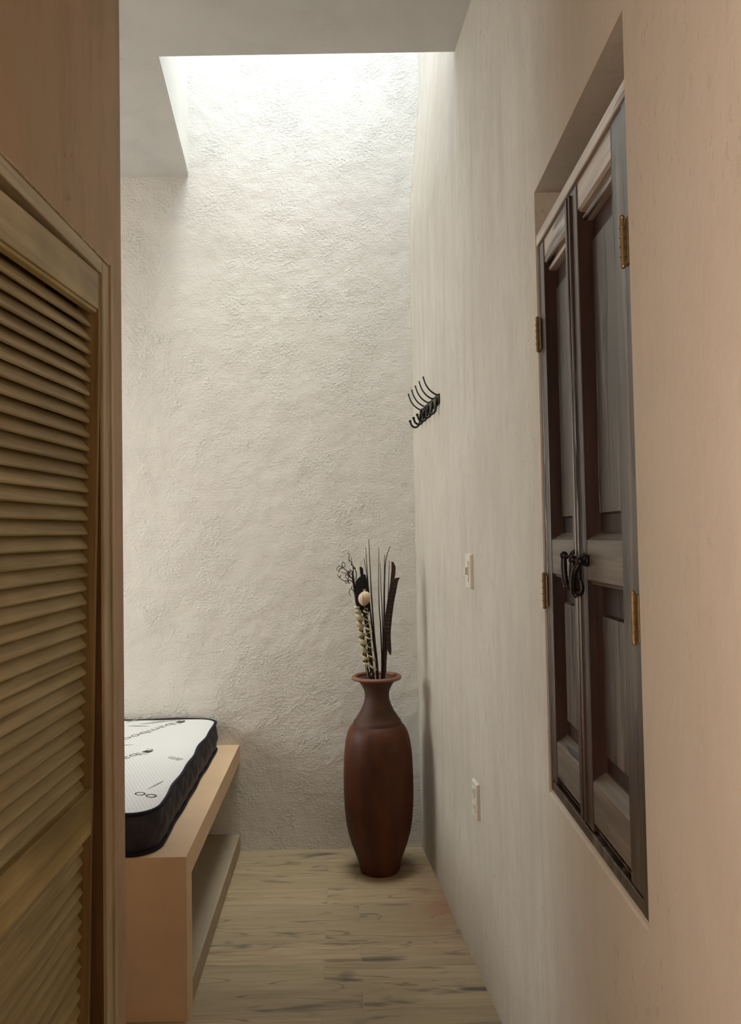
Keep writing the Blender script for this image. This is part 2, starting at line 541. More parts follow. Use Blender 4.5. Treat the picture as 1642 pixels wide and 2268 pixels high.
# far stretch: out of plumb towards the top of the far corner, with a soft inner corner
zs = [0, .5, 1., 1.5, 2., 2.4, 2.6] + [2.7 + .05 * k for k in range(25)] + [4.2, 4.6]
rows = []
for z in zs:
    t = max(0., min(1., (z - 2.70) / .95)); cx = CORN[0] + .078 * t * t * (3 - 2 * t)
    c = Vector((cx, YB + .004)); dd = (Vector(BEND) - c).normalized(); r = .018 + .03 * t
    ring = [bm.verts.new((BEND[0] + T, BEND[1], z)), bm.verts.new((BEND[0], BEND[1], z))]
    for k in range(1, 12):
        q = Vector(BEND).lerp(c + dd * r, k / 12); ring.append(bm.verts.new((q.x, q.y, z)))
    a = c + dd * r; b = c + Vector((-1, 0)) * r
    for k in range(9):
        u = k / 8; q = a * (1 - u) ** 2 + c * 2 * u * (1 - u) + b * u * u
        ring.append(bm.verts.new((q.x, q.y, z)))
    ring += [bm.verts.new((cx, YB + .05, z)), bm.verts.new((CORN[0] + T + .1, YB + .05, z))]
    rows.append(ring)
for a, b in zip(rows, rows[1:]):
    for k in range(len(a)):
        bm.faces.new((a[k], a[(k + 1) % len(a)], b[(k + 1) % len(a)], b[k]))
bm.faces.new(rows[0][::-1]); bm.faces.new(rows[-1])
tag(obj('wall_right', bm, M['right']), 'long tan plaster wall with the shuttered window', 'wall', kind='structure')

# left wall with door recess and a window behind the camera
DY0, DY1, DZ1, DD = 1.06, 1.942, 2.105, .20
WY0, WY1, WZ0, WZ1 = -1.0, -.1, .85, 2.25
LT = .26
LE = 2.037
bm = NB()
for (y0, y1, z0, z1) in ((-2.7, WY0, 0, 3.3), (WY0, WY1, 0, WZ0), (WY0, WY1, WZ1, 3.3), (WY1, DY0, 0, 3.3), (DY0, DY1, DZ1, 3.3), (DY1, LE, 0, 3.3)):
    box(bm, LX - LT, LX, y0, y1, z0, z1)
box(bm, LX - LT, LX - DD, DY0, DY1, 0, DZ1)
box(bm, -2.9, LX - LT, 1.90, LE, 0, 3.3)
tag(obj('wall_left', bm, M['left']), 'brownish pink plaster wall with the louvered door', 'wall', kind='structure')

bm = NB(); box(bm, -2.9, -2.72, LE, YB, 0, 1.1); box(bm, -2.9, -2.72, LE, YB, 2.4, 3.3)
box(bm, -2.9, -2.72, LE, 2.2, 1.1, 2.4); box(bm, -2.9, -2.72, 3.35, YB, 1.1, 2.4)
tag(obj('wall_far_left', bm, M['rough']), 'white plaster wall at the head of the bench', 'wall', kind='structure')
bm = NB()
box(bm, LX - LT, RX + T, -2.9, -2.7, 0, 3.3)
tag(obj('wall_rear', bm, M['right']), 'tan plaster wall behind the camera', 'wall', kind='structure')

# ceiling with the skylight hole; the hole's left edge runs slightly askew
SLN, SLF = (-.707, SKY_NEAR), (-.808, YB)
bm = NB()
prism(bm, [(-2.9, -2.9), (.9, -2.9), (.9, SKY_NEAR), (-2.9, SKY_NEAR)], CZ, CZ + .22)
prism(bm, [(-2.9, SKY_NEAR), SLN, SLF, (-2.9, YB)], CZ, CZ + .22)
tag(obj('ceiling', bm, M['ceil']), 'grey plaster ceiling around the skylight', 'ceiling', kind='structure')
bm = NB()
prism(bm, [(SLN[0] - .15, SLN[1]), (SLN[0] + .002, SLN[1]), (SLF[0] + .002, SLF[1]), (SLF[0] - .15, SLF[1])], CZ + .012, 4.6)
tag(obj('wall_shaft_left', bm, M['shaft']), 'white left side of the skylight shaft', 'wall', kind='structure')
bm = NB(); box(bm, SLN[0] - .15, .6, SKY_NEAR - .15, SKY_NEAR + .002, CZ + .012, 4.6)
tag(obj('wall_shaft_near', bm, M['shaft']), 'white near side of the skylight shaft', 'wall', kind='structure')
# skylight pane
sw = empty('window_3', (-.25, 3.07, TOP))
tag(sw, 'glazed skylight over the far end of the room', 'skylight', kind='structure')
bm = NB(); box(bm, -.80, .30, SKY_NEAR + .01, YB - .01, TOP, TOP + .008)
obj('glass_pane', bm, M['glass'], sw)
bm = NB()
for (x0, x1, y0, y1) in ((-.80, .30, SKY_NEAR + .005, SKY_NEAR + .03), (-.80, .30, YB - .03, YB - .005), (-.80, -.775, SKY_NEAR, YB), (.225, .25, SKY_NEAR, YB)):
    box(bm, x0, x1, y0, y1, TOP - .03, TOP + .03)
obj('window_frame', bm, M['plastic'], sw)

# ================================================================== louvered door
dr = empty('door_1', (LX, 1.5, 0))
tag(dr, 'old wooden louvered door with two slatted panels, set in the left wall', 'door', kind='structure')
# casing, a finger proud of the plaster
FY0, FY1, FZ = 1.06, 1.932, 2.095
bm = NB()
FP = LX + .006
box(bm, LX - .10, FP, 1.875, FY1, 0, FZ); box(bm, LX - .10, FP, FY0, FY0 + .065, 0, FZ)
df = obj('door_frame', bm, M['frame_w'], dr, bevel=.003)
bm = NB(); box(bm, LX - .10, FP, FY0 + .0652, 1.8748, FZ - .036, FZ)
obj('head_casing', bm, M['frame_h'], df, bevel=.003)
bm = NB(); box(bm, LX - .10, FP + .005, 1.922, 1.939, 0, FZ + .006)
box(bm, LX - .1, FP + .003, FY0, 1.939, FZ, FZ + .005)
obj('bead', bm, M['frame_w'], df, bevel=.002)
bm = NB(); box(bm, LX - .13, LX - .060, 1.866, 1.876, 0, FZ - .03); box(bm, LX - .13, LX - .002, 1.8735, 1.8752, 0, FZ - .037)
obj('rebate', bm, M['dark_w'], df)

# leaf: racked so the near top corner hangs low, and twisted so its foot stands inwards
LY0, LY1 = 1.13, 1.8725


def sag(y, z):
    return -.045 * (LY1 - y) * max(0., min(1., (z - 1.3) / .7))


def leaf_deform(bm):
    for v in bm.verts:
        z = v.co.z
        k = max(0., 1.86 - z) / 1.8
        yy = (v.co.y - LY0) / (LY1 - LY0)
        v.co.x += -.036 * k * max(0, yy) ** 1.3
        v.co.y += -.012 * k * yy
        v.co.z += sag(v.co.y, z)


ST = .0135     # stile width
LF = LX + .0015
bm = NB(); box(bm, LF - .053, LF, LY1 - ST, LY1, .02, 2.058)
for k in range(12):
    bmesh.ops.bisect_plane(bm, geom=bm.verts[:] + bm.edges[:] + bm.faces[:], plane_co=(0, 0, .15 + .16 * k), plane_no=(0, 0, 1))
leaf_deform(bm)
obj('stile', bm, M['doorv'], dr, bevel=.0015)
bm = NB(); box(bm, LF - .034, LF, LY0, LY0 + ST + .05, .02, 2.058); leaf_deform(bm)
obj('stile', bm, M['doorv'], dr, bevel=.002)


def rail(name, z0, z1, mold):
    bm = NB()
    yprism(bm, [(LF - .034, z0), (LF, z0), (LF, z1), (LF - .034, z1)], LY0 + ST, LY1 - ST)
    if mold:
        yprism(bm, [(LF - .022, z0 - .010), (LF - .006, z0 - .008), (LF - .004, z0), (LF - .022, z0)], LY0 + ST + .02, LY1 - ST)
    leaf_deform(bm)
    obj(name, bm, M['doorr'], dr, bevel=.002)


rail('top_rail', 1.967, 2.058, True)
rail('middle_rail', .708, .816, False)
rail('bottom_rail', .02, .16, False)
pitch_s = .0336


def louvers(z0, z1):
    bm = NB()
    n = int(round((z1 - z0) / pitch_s)); p = (z1 - z0) / n
    for i in range(n):
        z = z0 + p * i
        j = random.uniform(-.0008, .0008)
        sec = [(-.0065 + j, -.0025), (-.0035 + j, .0010), (-.0050 + j, .0065), (-.0275, p + .004), (-.033, p + .006), (-.036, p + .002), (-.036, p - .004), (-.013, -.0010)]
        yprism(bm, [(LF - .0135 + x, z + q) for x, q in sec], LY0 + ST + .005, LY1 - ST - .004, dz1=random.uniform(-.0012, .0012))
    leaf_deform(bm)
    obj('louver_panel', bm, M['doorh'], dr)


louvers(.816, 1.958)
louvers(.16, .708)

# ================================================================== shuttered window
wr = empty('window_1', (RX, 1.473, NZ0))
tag(wr, 'old shuttered window with two weathered brown leaves in the right wall', 'window', kind='structure')
X0 = RX + .004      # frame face
bm = NB()
FH = 2.10
box(bm, X0, X0 + .07, NY1 - .016, NY1 - .001, NZ0 + .004, FH)
box(bm, X0, X0 + .07, NY0 + .001, NY0 + .032, NZ0 + .004, FH)
obj('window_frame', bm, M['wd'], wr, bevel=.002)
bm = NB()
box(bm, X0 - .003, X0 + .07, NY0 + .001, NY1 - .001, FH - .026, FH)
obj('head_rail', bm, M['wsheen'], wr, bevel=.002)
bm = NB()
box(bm, X0 + .002, X0 + .07, NY0 + .032, NY1 - .016, NZ0 + .002, NZ0 + .024)
obj('sill_rail', bm, M['wd'], wr, bevel=.002)
bm = NB(); box(bm, RX + ND - .006, RX + ND - .001, NY0 + .002, NY1 - .002, NZ0 + .01, NZ1 - .01)
obj('backing_board', bm, M['wd'], wr)

SZ0, SZ1 = NZ0 + .030, FH - .030
MR0, MR1, BR0, BR1, TR0 = 1.300, 1.402, .850, .952, 2.005
DP = .027           # panel depth behind the stiles


def shutter(y0, y1, sa, sb, meeting):
    """y0 near, y1 far; sa near stile width, sb far stile width"""
    t_ = .036
    bm = NB()
    for a, b in ((y0, y0 + sa), (y1 - sb, y1)):
        box(bm, X0 + .001, X0 + t_, a, b, SZ0, SZ1)
    # moulded astragal where the leaves meet
    if meeting == 'near':
        box(bm, X0 - .006, X0 + .003, y0 + .001, y0 + .010, SZ0 + .004, SZ1 - .005)
        box(bm, X0 - .003, X0 + .003, y0 + .016, y0 + .024, SZ0 + .004, SZ1 - .005)
    else:
        box(bm, X0 - .004, X0 + .003, y1 - .010, y1 - .001, SZ0 + .004, SZ1 - .005)
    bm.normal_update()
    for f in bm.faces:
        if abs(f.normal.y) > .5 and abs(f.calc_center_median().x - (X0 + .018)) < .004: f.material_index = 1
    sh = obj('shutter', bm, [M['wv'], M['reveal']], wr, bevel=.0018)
    ya, yb = y0 + sa, y1 - sb
    for z0, z1, c0, c1 in ((TR0, SZ1, .016, 0.), (MR0, MR1, .013, .015), (BR0, BR1, .010, .016)):
        bm = NB()
        sec = [(X0 + .034, z0), (X0 + DP, z0)]
        if z0 == TR0: sec = [(X0 + .034, z0 - .006), (X0 + .014, z0 - .006), (X0 + .012, z0 + .001), (X0 + .020, z0 + .003), (X0 + .018, z0 + .010), (X0 + .009, z0 + .011), (X0 + .003, z0 + .015)]
        elif c0: sec += [(X0 + .012, z0 + c0 * .35), (X0 + .010, z0 + c0 * .6), (X0 + .003, z0 + c0)]
        else: sec += [(X0 + .003, z0)]
        if c1: sec += [(X0 + .003, z1 - c1), (X0 + DP, z1)]
        else: sec += [(X0 + .003, z1)]
        sec += [(X0 + .034, z1)]
        yprism(bm, sec, ya - .001, yb + .001)
        obj('rail', bm, M['wsheen'] if z0 == TR0 else M['wmid'], sh)
    bm = NB()   # foot piece below the bottom rail
    box(bm, X0 + .010, X0 + .034, ya, yb, SZ0, BR0 - .006)
    obj('kick_board', bm, M['wd'], sh, bevel=.003)
    for z0, z1 in ((MR1 - .01, TR0 + .01), (BR1 - .01, MR0 + .01)):
        bm = NB()
        xp = X0 + DP
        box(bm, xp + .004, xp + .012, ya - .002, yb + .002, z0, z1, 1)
        e = .030; s_ = .012
        # raised field with sloped margins
        o_ = [(ya + .012, z0 + e + .012), (yb - .008, z0 + e + .012), (yb - .008, z1 - e - .03), (ya + .012, z1 - e - .03)]
        i_ = [(ya + .012 + s_, z0 + e + .016), (yb - .008 - s_, z0 + e + .016), (yb - .008 - s_, z1 - e - .034), (ya + .012 + s_, z1 - e - .034)]
        A = [bm.verts.new((xp + .004, y, z)) for y, z in o_]; B = [bm.verts.new((xp - .004, y, z)) for y, z in i_]
        bm.faces.new(B)
        for k in range(4):
            bm.faces.new((A[k], A[(k + 1) % 4], B[(k + 1) % 4], B[k]))
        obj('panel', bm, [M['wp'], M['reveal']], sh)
    return sh


shA = shutter(1.502, 1.770, .042, .038, 'near')
shB = shutter(1.188, 1.500, .060, .046, 'far')


def hinge(sh, y, z, side):
    bm = NB()
    tube(bm, [(X0 - .0075, y, z - .037), (X0 - .0075, y, z + .037)], .0036, 10, 1)
    for k in range(4):
        lathe(bm, [(.0046, 0), (.0050, .001), (.0050, .002), (.0046, .003)], (X0 - .0075, y, z - .024 + .015 * k), 10)
    ball(bm, (X0 - .0075, y, z + .038), .0042, 8, 6)
    ball(bm, (X0 - .0075, y, z - .038), .0042, 8, 6)
    box(bm, X0 - .0035, X0 - .001, y - .010, y + .010, z - .036, z + .036)
    o = obj('hinge', bm, M['brass'], sh, smooth=False, bevel=.0006)
    o['label'] = 'brass butt hinge'


hinge(shB, 1.176, 1.85, 1); hinge(shB, 1.176, 1.27, 1)
hinge(shA, 1.776, 1.865, 1); hinge(shA, 1.776, 1.27, 1)


def drop_handle(sh, y, z, tilt, twist):
    """iron staple with a ball-topped hanging hook"""
    bm = NB()
    box(bm, X0 - .004, X0 + .001, y - .022, y + .004, z - .012, z + .010)
    tube(bm, [(X0 - .002, y - .012, z + .012), (X0 - .010, y - .010, z + .006), (X0 - .012, y - .004, z - .002), (X0 - .004, y + .002, z - .008)], .0035, 8)
    tube(bm, [(X0, y - .016, z - .004), (X0 - .016, y - .006, z - .002), (X0 - .020, y + .004, z)], .004, 8)
    x = X0 - .022
    ball(bm, (x, y + .006, z + .001), .0085)
    tube(bm, [(x, y + .006, z), (x - .001, y + .006 + tilt * .3, z - .022), (x, y + .006 + tilt, z - .046), (x + .003, y + .002 + tilt, z - .058), (x + .010, y - .006 + tilt, z - .062), (x + .013, y - .010 + tilt, z - .052), (x + .010, y - .008 + tilt, z - .036)], [.0058, .0066, .0062, .0068, .0066, .0052, .004], 10)
    ball(bm, (x + .003, y + .002 + tilt, z - .060), .0085, sc=(1, 1, .8))
    if twist:
        tube(bm, [(x + .006, y - .022, z - .004), (x - .002, y - .016, z - .020), (x - .003, y - .006, z - .040), (x, y + .004, z - .060), (x + .006, y + .002, z - .070)], [.005, .0062, .0058, .0058, .0048], 10)
        ball(bm, (x + .006, y - .022, z - .002), .008)
    o = obj('handle', bm, M['iron'], sh, smooth=True)
    o['label'] = 'black wrought iron drop hook'


drop_handle(shA, 1.522, 1.356, -.003, False)
drop_handle(shB, 1.458, 1.350, .006, True)

# ================================================================== masonry bench
BZ = .472
bR0, bR1 = (-.553, 2.292), (-.602, YB)   # right-hand edge, near and far


def bx_(y):
    return bR0[0] + (bR1[0] - bR0[0]) * (y - bR0[1]) / (bR1[1] - bR0[1])


bn = empty('bench', (-1.6, 2.9, 0))
tag(bn, 'tan plastered masonry bench with an open shelf space, built against the rough far wall', 'bench')
bm = NB(); prism(bm, [(-2.72, bR0[1]), bR0, bR1, (-2.72, YB)], BZ - .078, BZ)
obj('bench_top', bm, M['bench'], bn)
bm = NB(); prism(bm, [(-2.72, bR0[1]), bR0, (bx_(2.372), 2.372), (-2.72, 2.372)], 0, BZ - .078)
obj('side_panel', bm, M['bench'], bn)
bm = NB(); prism(bm, [(-2.72, 2.373), (bx_(2.373) - .001, 2.373), (bR1[0] - .001, YB - .001), (-2.72, YB - .001)], 0, .076)
obj('lower_shelf', bm, M['shelf'], bn, bevel=.004)

# ================================================================== mattress
mt = empty('mattress', (-1.6, 2.9, BZ))
tag(mt, 'thin white topped mattress with dark quilted sides lying on the tan bench', 'mattress')
MH = .128
mx0, my0, my1 = -2.62, 2.292, 3.497


def mright(y):
    return -.640 - (y - my0) * .036


def outline(off=0., n_arc=12, wave=1.):
    """plan loop with rounded corners, anticlockwise from the near left"""
    r = .085
    cs = [((mx0 + r, my0 + r), PI, 1.5 * PI), ((mright(my0) - r - .004, my0 + r), 1.5 * PI, 2 * PI), ((mright(my1) - r, my1 - r), 0, .5 * PI), ((mx0 + r, my1 - r), .5 * PI, PI)]
    raw = []
    for (c, a0, a1) in cs:
        for k in range(n_arc + 1):
            a = a0 + (a1 - a0) * k / n_arc
            raw.append(Vector((c[0] + r * math.cos(a), c[1] + r * math.sin(a))))
    # resample evenly
    raw.append(raw[0].copy())
    pts = []; step = .010; acc = 0.
    for a, b in zip(raw, raw[1:]):
        L = (b - a).length; d = step - acc if acc else 0
        while d < L:
            pts.append(a.lerp(b, d / L)); d += step
        acc = (L - (d - step))
    return pts


base_loop = outline()
NL = len(base_loop)


def loop_at(off, wave):
    out = []
    for i, p in enumerate(base_loop):
        a = base_loop[(i - 2) % NL]; b = base_loop[(i + 2) % NL]
        t_ = (b - a)
        if t_.length < 1e-6: t_ = Vector((1, 0))
        n = Vector((t_.y, -t_.x)).normalized()
        s_ = i * .010
        w = .0045 * math.sin(s_ * 21. + 1.) * math.sin(s_ * 6.3) * wave
        out.append(p + n * (off + w))
    return out


rows = []
NR = 18
for k in range(NR + 1):
    t = k / NR
    z = .004 + (MH - .008) * t
    bulge = .006 * math.sin(PI * t) ** .7
    lp = loop_at(-.012, 1. if t > .5 else .5)
    ring = []
    for i, p in enumerate(lp):
        s_ = i * .010
        a = PI * (s_ / .105 + z / .11); b = PI * (s_ / .105 - z / .11)
        q = min(abs(math.sin(a)), abs(math.sin(b))) ** .45 * .013 * math.sin(PI * t) ** .5
        a_ = lp[(i - 2) % NL]; b_ = lp[(i + 2) % NL]
        tt = b_ - a_; n = Vector((tt.y, -tt.x)).normalized() if tt.length > 1e-6 else Vector((0, 0))
        pp = p + n * (bulge + q)
        ring.append((pp.x, pp.y, BZ + z))
    rows.append(ring)
bm = NB()
vr = [[bm.verts.new(c) for c in r] for r in rows]
for a, b in zip(vr, vr[1:]):
    for i in range(NL):
        bm.faces.new((a[i], a[(i + 1) % NL], b[(i + 1) % NL], b[i]))
bm.faces.new(vr[0][::-1])
obj('quilted_side', bm, M['quilt'], mt, smooth=True)['label'] = 'dark navy diamond quilted side'
# piping
for zz, nm in ((MH - .004, 1.), (.007, .5)):
    bm = NB()
    lp = loop_at(-.004, nm)
    pts = [(p.x, p.y, BZ + zz + .0015 * math.sin(i * .21)) for i, p in enumerate(lp)]
    rings = []
    for i, p in enumerate(pts):
        a = Vector(pts[(i - 1) % NL]); b = Vector(pts[(i + 1) % NL]); d = (b - a)
        d = d.normalized() if d.length > 1e-6 else Vector((1, 0, 0))
        n = Vector((d.y, -d.x, 0)); u_ = Vector((0, 0, 1))
        rings.append([bm.verts.new(Vector(p) + n * .0070 * math.cos(2 * PI * k / 8) + u_ * .0060 * math.sin(2 * PI * k / 8)) for k in range(8)])
    for i in range(NL):
        a = rings[i]; b = rings[(i + 1) % NL]
        for k in range(8):
            bm.faces.new((a[k], a[(k + 1) % 8], b[(k + 1) % 8], b[k]))
    obj('piping', bm, M['piping'], mt, smooth=True)
# white top, almost flat with a soft crown
lp0 = loop_at(-.008, 1.)
cen = Vector(((mx0 - .66) / 2, (my0 + my1) / 2))


def topz(d):
    return BZ + MH - .004 + .004 * (1 - math.exp(-d / .02))


bm = NB()
prev = None
for d in (0, .006, .014, .03, .06, .12, .25):
    ring = []
    for p in lp0:
        v = cen - p
        f = 1 - d / .61
        q = Vector((cen.x - v.x * (1 - d / 1.0), cen.y - v.y * f))
        ring.append(bm.verts.new((q.x, q.y, topz(d))))
    if prev:
        for i in range(NL):
            bm.faces.new((prev[i], prev[(i + 1) % NL], ring[(i + 1) % NL], ring[i]))
    prev = ring
bm.faces.new(prev)
obj('mattress_top', bm, M['knit'], mt, smooth=True)['label'] = 'white knitted top with printed lettering'
TZ = BZ + MH + .0006


def text_mesh(body, org, dirv, size, sx, mat, name='printed_lettering'):
    cu = bpy.data.curves.new('txt', 'FONT'); cu.body = body; cu.size = size; cu.extrude = .0003; cu.offset = -.0011
    to = bpy.data.objects.new('txt', cu); COL.objects.link(to)
    bpy.context.view_layer.update()
    me = bpy.data.meshes.new_from_object(to.evaluated_get(bpy.context.evaluated_depsgraph_get()))
    bpy.data.objects.remove(to); bpy.data.curves.remove(cu)
    bm = NB(); bm.from_mesh(me); bpy.data.meshes.remove(me)
    d = Vector(dirv).normalized(); u_ = Vector((-d.y, d.x))
    for v in bm.verts:
        x, y = v.co.x * sx, v.co.y
        v.co = Vector((org[0] + d.x * x + u_.x * y, org[1] + d.y * x + u_.y * y, TZ + v.co.z))
    return obj(name, bm, mat, mt)


def print_poly(polys, org, dirv, mat, name):
    bm = NB()
    d = Vector(dirv).normalized(); u_ = Vector((-d.y, d.x))
    for pl in polys:
        vs = [(org[0] + d.x * x + u_.x * y, org[1] + d.y * x + u_.y * y) for x, y in pl]
        prism(bm, vs, TZ - .0003, TZ + .0003)
    return obj(name, bm, mat, mt)


D1 = (-.14, -.272)
LOGO = [[(.018, .012), (.046, .012), (.046, .046), (.018, .046)], [(.002, .0), (.004, .0), (.004, .03), (.002, .03)], [(.004, .028), (.018, .028), (.018, .034), (.004, .034)], [(.060, .0), (.062, .0), (.062, .055), (.060, .055)]]
for org in ((-.858, 3.468), (-.868, 3.000)):
    print_poly(LOGO, org, D1, M['ink'], 'printed_mark')
    d = Vector(D1).normalized()
    text_mesh('bamboo', (org[0] + d.x * .066, org[1] + d.y * .066), D1, .062, 1.45, M['ink'])
text_mesh('oo', (-.672, 2.450), (-.80, .42), .062, 1.35, M['ink'])
text_mesh('am', (-.690, 2.850), (-.73, .55), .060, 1.0, M['inkl'])


def leaf_print(org, dirv, L, w):
    a = [(L * t, w * math.sin(PI * t ** .8)) for t in [i / 10 for i in range(11)]]
    b = [(L * t, -w * .6 * math.sin(PI * t ** .8)) for t in [i / 10 for i in range(10, -1, -1)]][1:-1]
    return print_poly([a + b], org, dirv, M['inkl'], 'printed_leaf')


leaf_print((-1.02, 3.40), (.9, .3), .11, .010); leaf_print((-1.06, 3.37), (1, -.1), .10, .011)
leaf_print((-1.09, 3.44), (.5, .7), .07, .008); leaf_print((-.98, 3.44), (1, .15), .14, .007)
leaf_print((-1.04, 3.05), (1, .1), .10, .008); leaf_print((-1.12, 3.30), (.8, -.35), .09, .010)
leaf_print((-.70, 2.60), (-.3, -.9), .09, .004)

# ================================================================== vase
VC = (.023, 3.29, 0)
vs = empty('vase', VC)
tag(vs, 'tall dark terracotta floor vase with a flared rim, standing by the far corner', 'vase')
k_ = 1.0126
body = [(0, 0), (.070, 0), (.080, .003), (.0855, .012), (.0850, .020), (.0865, .030), (.092, .050), (.105, .084), (.117, .118), (.130, .165), (.1375, .21), (.1425, .27), (.1445, .34), (.1440, .41), (.1420, .47), (.1385, .51), (.1335, .545), (.125, .578), (.112, .602), (.104, .610)]
bm = NB(); lathe(bm, [(r * k_, z) for r, z in body], VC, 72, wob=.0012)
obj('vase_body', bm, M['clay'], vs, smooth=True)
neck = [(.104, .610), (.1005, .613), (.1015, .617), (.098, .621), (.0985, .625), (.0935, .630), (.084, .645), (.070, .667), (.058, .692), (.0515, .716), (.0505, .735), (.054, .755), (.065, .776), (.080, .797), (.086, .803),
        (.080, .803), (.060, .778), (.046, .745), (.044, .715), (.055, .680), (.085, .63), (.11, .58), (.12, .50), (.10, .10), (0, .05)]
bm = NB(); lathe(bm, [(r * k_, z) for r, z in neck], VC, 72)
obj('neck', bm, M['clayrim'], vs, smooth=True)
rp = []
for a in range(13):
    t = 2 * PI * a / 12
    rp.append((.0945 + .0105 * math.cos(t), .806 + .0085 * math.sin(t)))
bm = NB(); lathe(bm, [(r * k_, z) for r, z in rp], VC, 72)
obj('rim', bm, M['rim'], vs, smooth=True)['label'] = 'rounded reddish rim'

# ------------------------------------------------------------------ dried arrangement
# drawn on a plan 0.2895 mm per unit, origin at the vase mouth
U = .0002895


def P(x, y, dy=0.):
    """sheet point -> world; sheet x 715 is the vase axis, sheet y 2090 is the rim height"""
    return Vector((VC[0] + (x - 722) * U, VC[1] + dy, .812 + (2095 - y) * U))


def stem_end(p):
    """carry a stem on into the throat of the vase"""
    return Vector((VC[0] + (p.x - VC[0]) * .25, VC[1] + (p.y - VC[1]) * .25, .655))


def spike(pts, dy, w, label, top=.28):
    w = w * 1.3
    Q = [P(x, y, dy * (1 if i else .6)) for i, (x, y) in enumerate(pts)]
    Q = [stem_end(Q[0])] + Q
    bm = NB(); n = len(Q)
    tube(bm, Q, [w * U * .5 * (1 - (1 - top) * max(0, (i / (n - 1) - .25) / .75)) for i in range(n)], 7, 5)
    o = obj('dried_stem', bm, M['twig'], origin=Q[0], smooth=True)  # one thin dried stem
    tag(o, label, 'dried stem', 'thin dried stems in the vase')


spike([(740, 2050), (700, 1500), (668, 900), (655, 500), (643, 90)], .006, 23, 'tallest thin dark dried stem in the terracotta vase')
spike([(733, 2050), (695, 1700), (650, 1200), (620, 700), (595, 210)], .018, 22, 'thin dark dried stem just left of the tallest one in the vase')
spike([(725, 2030), (640, 1050), (600, 600), (567, 370)], .024, 18, 'short thin dried stem behind the black bark, left of the taller pair')
spike([(802, 2050), (795, 1400), (775, 950), (790, 220)], .000, 20, 'leftmost straight dried stem of the right-hand bunch in the vase')
spike([(815, 2050), (825, 1300), (812, 800), (805, 450)], .016, 16, 'short hair-thin dried stem close beside the leftmost of the right-hand bunch')
spike([(828, 2050), (850, 1100), (865, 600), (872, 325)], .010, 22, 'straight dried stem crossed by the bent one in the right-hand bunch')
spike([(840, 2050), (855, 1300), (862, 800), (890, 400), (957, 200)], -.006, 22, 'dried stem whose tip bends out to the right in the vase')
spike([(850, 2000), (880, 1500), (905, 1100), (930, 700), (943, 405)], .020, 18, 'thin dried stem standing just left of the broad dried blade')


def slab(outline_pts, dy, th, mat, sn=1):
    """outline on the sheet given a real thickness, edges rounded"""
    bm = NB()
    c = sum((P(x, y) for x, y in outline_pts), Vector()) / len(outline_pts)
    sm = smooth_pts([P(x, y, dy) for x, y in outline_pts + outline_pts[:1]], sn)[:-1]
    rings = []
    for (f, s_) in ((.0, -1), (.6, -.75), (1., 0), (.6, .75), (0., 1)):
        ring = []
        for i, p in enumerate(sm):
            a = sm[i - 1]; b = sm[(i + 1) % len(sm)]; d = b - a
            n = Vector((d.z, 0, -d.x)).normalized()
            ring.append(bm.verts.new(p + n * (f - 1) * th * .12 + Vector((0, s_ * th * .5, 0))))
        rings.append(ring)
    L = len(sm)
    for a, b in zip(rings, rings[1:]):
        for i in range(L):
            bm.faces.new((a[i], a[(i + 1) % L], b[(i + 1) % L], b[i]))
    bm.faces.new(rings[0][::-1]); bm.faces.new(rings[-1])
    return bm


# broad blade and its seed pod
bm = slab([(975, 425), (1003, 440), (1032, 510), (1024, 620), (985, 800), (930, 1150), (885, 1700), (862, 2060), (800, 2080), (820, 1750), (858, 1400), (900, 1050), (950, 750), (972, 560)], .012, .006, M['twig'])
tube(bm, [P(832, 2040, .010), stem_end(P(832, 2040, .010))], .007, 8, 1)
tag(obj('dried_blade', bm, M['stick'], origin=P(835, 2050)), 'broad upright dried brown blade behind the long seed pod', 'dried plant')
pod = [(1098, 660), (1060, 664), (1030, 665), (985, 705), (948, 745), (928, 850), (905, 960), (880, 1110), (862, 1250), (852, 1400), (872, 1560), (884, 1700), (912, 1770), (934, 1797), (946, 1745), (944, 1640), (940, 1500), (955, 1330), (978, 1150), (1003, 1000), (1030, 880), (1052, 770), (1068, 705)]
bm = slab(pod, -.012, .010, M['pod'], 3)
for k in range(15):                      # seed swellings
    t = k / 14
    cx = 1010 - 130 * t ** .8 + (35 if t > .8 else 0) * (t - .8) * 5
    cy = 800 + 820 * t
    ball(bm, P(cx - 4, cy, -.016), .0075, 10, 6, (1.0, .42, .62))
tube(bm, [P(885, 1640, -.010), P(860, 1850, -.006), P(838, 2040, -.004), stem_end(P(838, 2040, -.004))], .0035, 8, 4)
tag(obj('seed_pod', bm, M['pod'], origin=P(835, 2050), smooth=False), 'long flat dark seed pod with a hooked tip, right side of the vase', 'seed pod')

# black bark with a jagged top, on a brown stick
bark = [(505, 505), (520, 500), (545, 530), (550, 608), (580, 620), (600, 700), (625, 800), (636, 900), (640, 1050), (630, 1150), (600, 1200), (560, 1190), (520, 1170), (470, 1140), (440, 1080), (440, 900), (440, 720), (480, 670), (505, 650), (520, 640), (512, 580)]
bm = slab(bark, .012, .016, M['bark'])
for k in range(9):                       # lengthwise ridges
    x = 458 + 19 * k
    tube(bm, [P(x, 730 - 8 * k, .005), P(x + 8, 920, .003), P(x + 12, 1110, .005)], .0018, 6, 3)
tube(bm, [P(560, 1150, .010), P(600, 1400, .008), P(625, 1700, .006), P(655, 2060, .004), stem_end(P(655, 2060, .004))], [.0088, .0088, .0086, .0086, .007], 10, 5)
tag(obj('bark_piece', bm, M['bark'], origin=P(655, 2060), smooth=False), 'jagged black piece of bark on a thick stalk, left side of the vase', 'bark')
bm = NB()
